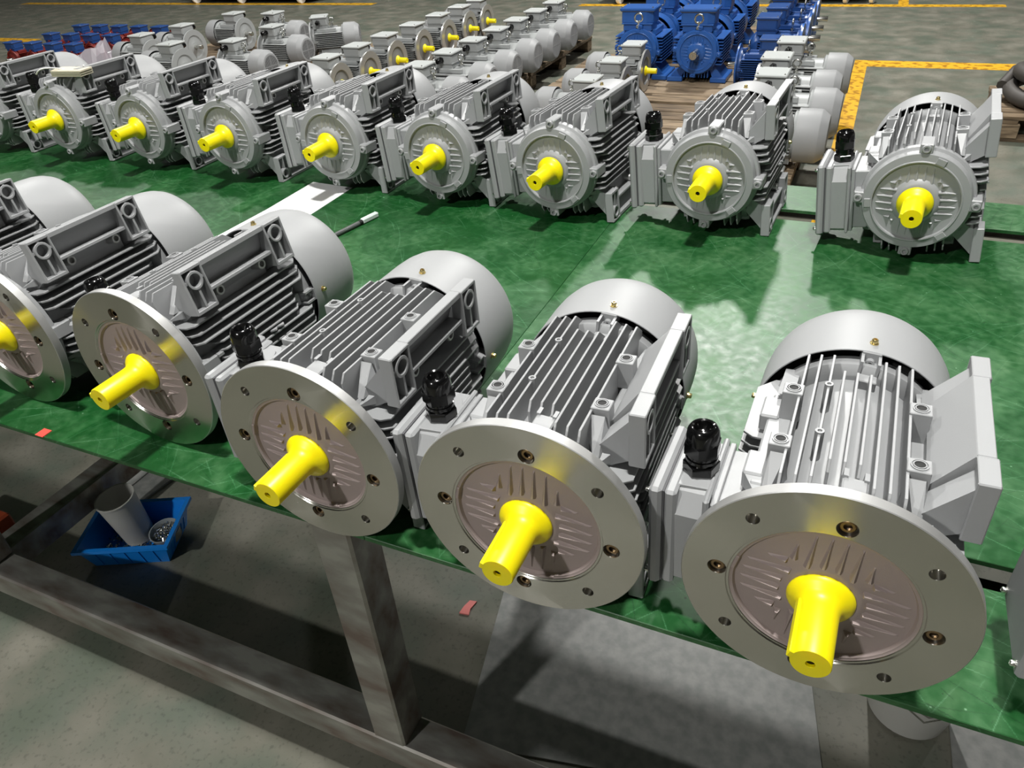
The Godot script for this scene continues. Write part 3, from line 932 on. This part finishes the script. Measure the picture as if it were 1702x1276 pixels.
func parts_bin() -> void:
	var b := thing("parts_bin", "blue plastic parts bin with loose screws on the floor under the bench", "bin")
	b.transform = Transform3D(Basis(Vector3.UP, 0.44), Vector3(-1.108, 0.0, -0.205)).scaled_local(Vector3.ONE * 0.94)
	var m := Mb.new()
	var L := 0.105; var W := 0.072; var H := 0.085; var o := 0.020; var t := 0.004
	var ring := func(l: float, w: float, y: float) -> Array: return [Vector3(-l, y, w), Vector3(l, y, w), Vector3(l, y, -w), Vector3(-l, y, -w)]
	var a: Array = ring.call(L, W, 0.001); var c: Array = ring.call(L + o, W + o, H)
	var a2: Array = ring.call(L - t, W - t, 0.006); var c2: Array = ring.call(L + o - t, W + o - t, H)
	var r1: Array = ring.call(L + o + 0.008, W + o + 0.008, H); var r0: Array = ring.call(L + o + 0.008, W + o + 0.008, H - 0.01)
	m.flat4(a[0], a[1], a[2], a[3], Vector3.DOWN); m.flat4(a2[0], a2[1], a2[2], a2[3], Vector3.UP)
	for i in 4:
		var j := (i + 1) % 4
		var out: Vector3 = (a[i] + a[j]); out.y = 0
		m.flat4(a[i], a[j], c[j], c[i], out); m.flat4(a2[i], a2[j], c2[j], c2[i], -out)
		m.flat4(c2[i], c2[j], r1[j], r1[i], Vector3.UP); m.flat4(r1[i], r1[j], r0[j], r0[i], out)
		m.flat4(r0[i], r0[j], c[j].lerp(a[j], 0.12), c[i].lerp(a[i], 0.12), Vector3.DOWN)
	for x in [-0.08, -0.04, 0.0, 0.04, 0.08]:
		m.box(Vector3(x, 0.036, 0.0008), Vector3(0.0035, 0.058, 0.003), 0.0, Transform3D(Basis(Vector3(1, 0, 0), 0.231), Vector3(0, 0, W)))
	for z in [-0.05, -0.028, 0.028, 0.05]:
		m.box(Vector3(0.0008, 0.036, z), Vector3(0.003, 0.058, 0.0035), 0.0, Transform3D(Basis(Vector3(0, 0, 1), -0.231), Vector3(L, 0, 0)))
	part("tub", m, M.bin, b)
	var q := Transform3D(Basis(Vector3(1, 0, 0), Vector3(0, 0, -1), Vector3(0, 1, 0)), Vector3.ZERO)
	var cup := thing("plastic_cup", "tall frosted plastic cup leaning in the blue parts bin", "cup")
	cup.transform = Transform3D((Basis(Vector3(0, 0, 1), 0.04) * Basis(Vector3(1, 0, 0), 0.10)).scaled(Vector3.ONE * 1.12), Vector3(-1.128, 0.012, -0.222))
	m = Mb.new(); m.lathe([V(0, 0.0), V(0.032, 0.0), V(0.035, 0.003), V(0.044, 0.135), V(0.0455, 0.136), V(0.0455, 0.139), V(0.042, 0.139), V(0.033, 0.006), V(0, 0.005)], 32)
	part("shell", m, M.pail, cup, q)
	var dish := thing("screw_dish", "shallow clear round dish of screws inside the blue parts bin", "dish")
	dish.transform = Transform3D(Basis(Vector3(1, 0, 0), 0.15), Vector3(-1.043, 0.014, -0.243))
	m = Mb.new(); m.lathe([V(0, 0.0), V(0.032, 0.0), V(0.036, 0.004), V(0.041, 0.034), V(0.0385, 0.034), V(0.034, 0.006), V(0, 0.004)], 28)
	part("rim", m, mat(Color(0.6, 0.62, 0.62), 0.25), dish, q)
	rng.seed = 5
	var s := Mb.new()
	for k in 150:
		var p := Vector2(0.030 * sqrt(rng.randf()), 0).rotated(rng.randf() * TAU)
		var d := Vector3(rng.randfn(), rng.randfn() * 0.4, rng.randfn()).normalized()
		var at := Vector3(-1.043 + p.x, 0.036 + rng.randf() * 0.006, -0.243 + p.y)
		s.prism(hexagon(0.0028), 0.0, 0.003, along(at, d)); s.prism(hexagon(0.0013), -0.009, 0.0, along(at, d))
	tag(single("dish_screws", s, M.zinc, "tiny bright screws heaped in the clear dish", "screws"), "", "", "", "stuff")
	s = Mb.new()
	var bx := b.transform
	for k in 260:
		var at := bx * Vector3(rng.randf_range(-0.098, 0.098), 0.008 + rng.randf() * 0.012, rng.randf_range(-0.065, 0.065))
		var d := Vector3(rng.randfn(), rng.randfn() * 0.4, rng.randfn()).normalized()
		s.prism(hexagon(0.0032), 0.0, 0.003, along(at, d)); s.prism(hexagon(0.0015), -0.012, 0.0, along(at, d))
	tag(single("bin_screws", s, M.zinc, "loose dark and bright screws covering the bottom of the blue bin", "screws"), "", "", "", "stuff")

func back_things() -> void:
	# paper tags and a cable tie left on a motor of the back row
	var t := thing("tag_bundle", "bundle of cream paper tags tied with white string on a back row motor", "tags")
	t.transform = Transform3D(Basis(Vector3.UP, 0.15), Vector3(-1.668, TH + 0.2505, -0.937))
	for k in 3:
		var m := Mb.new()
		m.box(Vector3(0.002 * k, 0.003 + 0.0062 * k, 0.002 * k), Vector3(0.105, 0.0055, 0.052), 0.001)
		part("tag_card", m, M.card, t)
	var m := Mb.new()
	var pts := []
	for k in 25:
		var u := k / 24.0
		pts.append(Vector3(-0.085 + 0.125 * u, 0.024 + 0.012 * sin(u * PI * 2.0) - 0.012 * (1 - u), 0.045 - 0.065 * u + 0.014 * sin(u * 7.0)))
	m.tube(pts, 0.0022, 6)
	part("string", m, M.white, t)
	# clear film draped over the blue and red motors
	m = Mb.new()
	var g := []
	for i in 9:
		var row := []
		for j in 9:
			var u := i / 8.0; var v := j / 8.0
			row.append(Vector3(-5.90 + 0.26 * u + 0.02 * sin(v * 6), maxf(0.165, 0.44 - 0.6 * absf(u - 0.45) - 0.10 * v + 0.02 * sin(u * 17 + v * 9)), -4.40 + 0.36 * v))
		g.append(row)
	for i in 8:
		for j in 8:
			m.flat3(g[i][j], g[i + 1][j], g[i + 1][j + 1], Vector3.UP); m.flat3(g[i][j], g[i + 1][j + 1], g[i][j + 1], Vector3.UP)
	single("plastic_film", m, M.film, "crumpled translucent plastic film draped beside the red motors", "plastic film")
	# pallet with a coil of grey hose
	var h := thing("hose_coil", "coil of thick dark grey hose lying on the pallet beyond the bench end", "hose")
	h.position = Vector3(1.60, 0.168, -4.66)
	for k in 3:
		m = Mb.new()
		var p := []
		var r: float = 0.36 - 0.045 * (k % 2) - 0.025 * k
		for l in 33: p.append(Vector3(r * cos(TAU * l / 32) + 0.03 * sin(k * 2.0), 0.04 + 0.042 * k + 0.018 * sin(TAU * l / 32 * 2 + k), r * 0.9 * sin(TAU * l / 32)))
		m.tube(p, 0.042, 10)
		part("hose_loop", m, M.hose, h)
	m = Mb.new(); m.tube([Vector3(-0.10, 0.15, -0.15), Vector3(-0.22, 0.16, -0.20), Vector3(-0.33, 0.11, -0.16), Vector3(-0.40, 0.05, -0.02)], 0.035, 8)
	part("hose_tail", m, M.hose, h)
	m = Mb.new(); m.lathe([V(0, -0.04), V(0.03, -0.03), V(0.042, 0.0), V(0.03, 0.03), V(0, 0.04)], 16, along(Vector3(-0.14, 0.17, 0.06), Vector3(1, 0.3, 0)))
	part("hose_fitting", m, M.white, h)
	# dark carts on castors along the far wall side
	for c in [[-9.3, -6.95, -9.36, "long dark cart on white castors across the far floor line"], [-2.6, -1.1, -9.34, "dark steel rack standing beyond the far floor line behind the blue motors"], [-0.7, 0.3, -9.4, "dark brown rack end standing beyond the far floor line"]]:
		var k := thing("storage_cart", c[3], "cart", "")
		k.position = Vector3((c[0] + c[1]) / 2, 0, c[2])
		var w2: float = (c[1] - c[0])
		m = Mb.new(); m.box(Vector3(0, 0.20, 0), Vector3(w2, 0.24, 0.9), 0.01); part("deck", m, M.dark, k)
		m = Mb.new(); m.box(Vector3(0, 0.66, -0.1), Vector3(w2 - 0.1, 0.66, 0.6), 0.02); part("load", m, mat(Color(0.13, 0.11, 0.10), 0.8), k)
		for x in [-w2 / 2 + 0.18, -w2 / 2 + 0.18 + 0.88, w2 / 2 - 0.2]:
			m = Mb.new(); m.lathe([V(0, -0.02), V(0.075, -0.02), V(0.08, -0.01), V(0.08, 0.01), V(0.075, 0.02), V(0, 0.02)], 20, along(Vector3(x, 0.08, 0.42), Vector3(1, 0, 0.2)))
			part("castor", m, M.white, k)


func place_motors() -> void:
	# --- front row: flange motors [x, z, yaw, roll, label]
	var g1 := "flange motors along the front edge of the green bench"
	var front := [
		[0.5109, 0.1458, -0.0201, -0.035, 0.127, "grey flange motor jutting past the bench edge above the white bucket"],
		[0.2275, 0.1515, 0.0079, -0.03, 0.127, "grey flange motor above the pink scrap, beside the one over the white bucket"],
		[-0.0542, 0.1418, -0.0182, -0.02, 0.127, "grey flange motor directly above the steel bench leg"],
		[-0.391, 0.0726, -0.0344, -0.19, 0.1275, "grey flange motor tipped towards its gland side, nearest the marker pen"],
		[-0.6949, 0.067, -0.0181, -0.18, 0.1275, "grey flange motor behind the red sticker with its flange partly out of view"],
		[-1.0, 0.062, -0.015, -0.18, 0.1275, "grey flange motor showing only fan cover and one foot, last of the front row"],
		[0.848, 0.135, 0.0, -0.02, 0.127, "grey flange motor showing only the lid of its terminal box at the bench end"]]
	var proto := make_motor("flange_motor", {"flange": true})
	for i in front.size():
		var f: Array = front[i]
		var o := proto if i == 0 else copy_of(proto, "flange_motor", f[5], g1)
		tag(o, f[5], "motor", g1)
		motor_at(o, Vector3(f[0], f[4], f[1]), f[2], f[3])
	# --- back row: foot motors without flange
	var g2 := "foot motors along the rear edge of the green bench"
	var back := [
		[0.5862, -0.8488, -0.0706, -0.1316, 0.1209, "grey foot motor standing apart at the end of the rear row beside a yellow line"],
		[0.2032, -0.861, -0.046, -0.0851, 0.126, "grey foot motor in the rear row, second from the one standing apart at its end"],
		[-0.1352, -0.8456, -0.0791, -0.1166, 0.1226, "grey foot motor in the rear row, before the yellow sleeve that points at blue motors"],
		[-0.4312, -0.8561, -0.0315, -0.0718, 0.1274, "grey foot motor in the rear row, fourth from its end at the yellow line"],
		[-0.7395, -0.8643, -0.0195, -0.0363, 0.131, "grey foot motor in the rear row, casting its shadow on the white paper"],
		[-1.0719, -0.8613, -0.0106, -0.0232, 0.1323, "grey foot motor in the rear row, next after the one above the white paper"],
		[-1.4113, -0.8799, -0.0064, -0.0664, 0.1279, "grey foot motor in the rear row, next to the one carrying paper tags"],
		[-1.7419, -0.8771, 0.0048, -0.03, 0.1325, "grey foot motor in the rear row carrying the bundle of paper tags"],
		[-2.10, -0.8771, 0.0048, -0.03, 0.1325, "grey foot motor beyond the paper tags, its shaft out of view"]]
	proto = make_motor("foot_motor", {"flange": false})
	for i in back.size():
		var f: Array = back[i]
		var o := proto if i == 0 else copy_of(proto, "foot_motor", f[5], g2)
		tag(o, f[5], "motor", g2)
		motor_at(o, Vector3(f[0], f[4], f[1]), f[2], f[3], 1.06)
	# --- grey motors upright on the pallets
	var base := 0.1415
	var lid := mat(Color(0.72, 0.735, 0.73), 0.35)
	var pg := mat(Color(0.60, 0.61, 0.61), 0.4)
	proto = make_motor("pallet_motor", {"full": false, "eye": true, "lid_mat": lid, "paint": pg, "flange_mat": mat(Color(0.74, 0.74, 0.73), 0.3, 0.65), "shield_mat": mat(Color(0.47, 0.47, 0.465), 0.55, 0.2)})
	var ord := ["nearest", "second", "third", "fourth", "fifth", "sixth", "farthest"]
	var list := []
	var z1 := [-3.78, -4.15, -4.53, -4.95, -5.38, -5.78, -6.14]
	var z2 := [-3.64, -4.02, -4.41, -4.8, -5.18, -5.58, -6.0]
	for k in 7:
		list.append([-2.93, z1[k], Vector3(1, 0, 0), 1.12, "grey motor with yellow sleeve on middle pallets, %s from the bench in its column" % ord[k], "flange motors in two columns on the middle pallets"])
		list.append([-2.13, z2[k], Vector3(-1, 0, 0), 1.12, "grey motor with fan grille outward on middle pallets, %s from the bench in its column" % ord[k], "flange motors in two columns on the middle pallets"])
	var ga := "flange motors on the pallets by the red motors"
	list.append_array([
		[-5.24, -4.34, Vector3(1, 0, 0), 1.12, "grey pallet motor beside the plastic film and the red motors", ga],
		[-5.20, -4.77, Vector3(1, 0, 0), 1.12, "grey pallet motor next to the red motors, second behind the plastic film", ga],
		[-5.13, -5.37, Vector3(1, 0, 0), 1.12, "grey pallet motor nearest the dark cart, its fan cover towards the red motors", ga],
		[-4.62, -4.05, Vector3(1, 0, 0), 1.12, "grey pallet motor with a bare ring flange just behind the bench motors", ga],
		[-4.13, -4.20, Vector3(-1, 0, 0), 1.12, "grey pallet motor with domed fan cover close behind the rear row of the bench", ga],
		[-4.21, -4.78, Vector3(-1, 0, 0), 1.12, "grey pallet motor with domed fan cover, second behind the rear row of the bench", ga],
		[-4.70, -5.40, Vector3(-1, 0, 0), 1.12, "grey pallet motor half hidden by the finned one at the pallet corner", ga],
		[-4.05, -5.23, Vector3(-0.82, 0, 0.45), 1.12, "grey pallet motor set askew at the pallet corner showing its cooling fins", ga]])
	var gm := "flange motors on the pallet in front of the blue motors"
	list.append_array([
		[-0.98, -4.50, Vector3(1, 0, 0), 1.05, "grey pallet motor with a yellow sleeve pointing at the blue motors", gm],
		[-0.97, -4.02, Vector3(1, 0, 0), 1.05, "grey pallet motor with lid level, second in front of the blue motors", gm],
		[-0.98, -3.56, Vector3(1, 0, 0), 1.05, "grey pallet motor of which only the fan cover shows behind the rear row", gm]])
	var gr := "flange motors beside the yellow floor line"
	for k in 4:
		list.append([-0.02 + 0.03 * (k % 2), [-3.24, -3.64, -4.03, -4.47][k], Vector3(-1, 0, 0), 1.2, "grey pallet motor with fan cover at the yellow floor line, %s from the bench" % (["nearest", "second", "third", "farthest"][k]), gr])
	var bare := make_motor("pallet_motor", {"full": false, "eye": true, "lid_mat": lid, "paint": pg, "flange_mat": pg, "shield_mat": pg, "sleeve": false})
	var used := false
	for i in list.size():
		var f: Array = list[i]
		var o: Node3D
		if f[5] == ga:
			o = copy_of(bare, "pallet_motor", f[4], f[5]) if used else bare
			used = true
		else:
			o = proto if i == 0 else copy_of(proto, "pallet_motor", f[4], f[5])
		tag(o, f[4], "motor", f[5])
		motor_upright(o, f[0], f[1], base, f[2], f[3])
	# --- blue motors
	proto = make_motor("blue_motor", {"full": false, "flange": false, "eye": true, "eye_z": -0.022, "paint": M.blue, "cover": M.blue, "sleeve": false, "gland": false})
	var gb := "blue foot motors on the pallet facing the bench"
	var blue := [[-0.62, -4.84, "blue foot motor facing the bench with a bare shaft end, nearest of its column"], [-1.035, -4.86, "blue foot motor facing the bench behind the yellow sleeved grey motor"],
		[-0.63, -5.48, "blue foot motor facing the bench, second in the column by the crosswise motors"], [-1.045, -5.51, "blue foot motor facing the bench, second in the column away from crosswise motors"],
		[-0.64, -6.12, "blue foot motor facing the bench, farthest in the column by the crosswise motors"], [-1.055, -6.15, "blue foot motor facing the bench, farthest in the column away from crosswise motors"]]
	for i in blue.size():
		var o := proto if i == 0 else copy_of(proto, "blue_motor", blue[i][2], gb)
		tag(o, blue[i][2], "motor", gb)
		motor_upright(o, blue[i][0], blue[i][1], base, Vector3(0, 0, 1), 1.6, 0.86)
	proto = make_motor("blue_flange_motor", {"full": false, "flange": true, "eye": true, "paint": M.navy, "cover": M.navy, "flange_mat": M.blue, "shield_mat": M.blue, "sleeve": false, "gland": false, "fan": false, "box_z": -0.13, "eye_z": -0.07})
	var gf := "blue flange motors lying crosswise on the pallet"
	var bf := [[-0.07, -5.10, 1, "crosswise blue flange motor, bare shaft towards open floor, nearest the bench"], [-0.06, -5.48, 1, "crosswise blue flange motor, bare shaft towards open floor, second from the bench"],
		[-0.07, -5.85, 1, "crosswise blue flange motor, bare shaft towards open floor, third from the bench"], [-0.07, -6.22, 1, "crosswise blue flange motor, bare shaft towards open floor, farthest from the bench"],
		[-0.27, -4.75, -1, "blue flange motor with its bare shaft towards the other blue motors"]]
	for i in bf.size():
		var o := proto if i == 0 else copy_of(proto, "blue_flange_motor", bf[i][3], gf)
		tag(o, bf[i][3], "motor", gf)
		motor_upright(o, bf[i][0], bf[i][1], base, Vector3(bf[i][2], 0, 0), 1.3 if bf[i][2] > 0 else 1.05, 0.85)
	# --- red motors with blue terminal boxes
	proto = make_motor("red_motor", {"full": false, "flange": false, "eye": true, "paint": M.red, "cover": M.red, "box_mat": M.navy, "lid_mat": M.navy, "sleeve": false, "gland": false})
	var gd := "red motors with blue terminal boxes on the far pallet"
	var k2 := 0
	for z in [-4.28, -4.68, -5.10]:
		for k in (4 if z > -5.0 else 5):
			var lb := "red motor with blue box, %s from the plastic film in the %s line" % [["nearest", "second", "third", "fourth", "fifth"][k], "front" if z > -4.5 else ("middle" if z > -5.0 else "rear")]
			var o := proto if k2 == 0 else copy_of(proto, "red_motor", lb, gd)
			tag(o, lb, "motor", gd)
			motor_upright(o, -6.02 - 0.27 * k - (0.02 if z > -4.5 else 0.0) + (0.18 if z < -5.0 else 0.0), z, base, Vector3(0, 0, 1), 0.85)
			k2 += 1


func _ready() -> void:
	rng.seed = 2
	# camera
	var cam := Camera3D.new()
	cam.name = "camera"
	cam.transform = Transform3D(Basis(Vector3(0.9136, -0.0602, -0.4021), Vector3(-0.1868, 0.8163, -0.5466), Vector3(0.3611, 0.5745, 0.7345)).orthonormalized(), Vector3(0.4619, 0.679 + TH, 0.6343))
	cam.fov = rad_to_deg(2.0 * atan(638.0 / 1228.65))
	cam.near = 0.02
	cam.far = 100.0
	add_child(cam)
	cam.current = true
	# environment
	var env := Environment.new()
	env.background_mode = Environment.BG_COLOR
	env.background_color = Color(0.02, 0.02, 0.02)
	env.tonemap_mode = Environment.TONE_MAPPER_LINEAR
	env.tonemap_exposure = 0.87
	env.sdfgi_enabled = true
	env.ssao_enabled = true
	env.ssil_enabled = true
	var we := WorldEnvironment.new()
	we.name = "world"
	we.environment = env
	add_child(we)
	make_materials()
	# the hall's lamps
	lamp(Vector3(0.4, 5.6, 0.33), 32.0, "round high bay lamp hanging right over the front edge of the green bench")
	lamp(Vector3(-0.1, 5.6, -3.0), 6.0, "round high bay lamp hanging over the rear edge of the green bench")
	lamp(Vector3(-5.7, 5.6, -3.5), 20.0, "round high bay lamp hanging over the pallets by the red motors")
	lamp(Vector3(-0.55, 5.6, -7.1), 42.0, "round high bay lamp hanging over the far floor line")
	lamp(Vector3(-7.0, 5.6, -9.0), 9.0, "round high bay lamp hanging over the dark cart")
	lamp(Vector3(4.6, 5.6, -7.2), 4.0, "round high bay lamp hanging over the open floor beyond the hose pallet")
	lamp(Vector3(-1.7, 5.4, 5.3), 24.0, "round high bay lamp hanging over the aisle in front of the bench")
	build_setting()
	bench()
	place_motors()
	pallet(-1.62, 0.22, -4.24, -3.04, "wooden pallet under the grey motors in front of the blue ones")
	pallet(-1.62, 0.14, -5.62, -4.28, "wooden pallet under the nearer blue motors")
	pallet(-1.45, -0.02, -6.86, -5.66, "wooden pallet under the farther blue motors")
	pallet(-3.42, -1.92, -4.90, -3.42, "wooden pallet under the nearer middle grey motors")
	pallet(-3.42, -1.92, -6.42, -4.94, "wooden pallet under the farther middle grey motors")
	pallet(-5.75, -3.68, -4.60, -3.76, "wooden pallet under the grey motors just behind the rear row")
	pallet(-5.75, -3.68, -5.80, -4.64, "wooden pallet under the skewed grey motor and its neighbours")
	pallet(-7.35, -5.80, -5.40, -4.08, "wooden pallet under the red motors")
	pallet(1.18, 2.2, -5.02, -4.32, "wooden pallet under the coil of grey hose")
	extras()
	back_things()
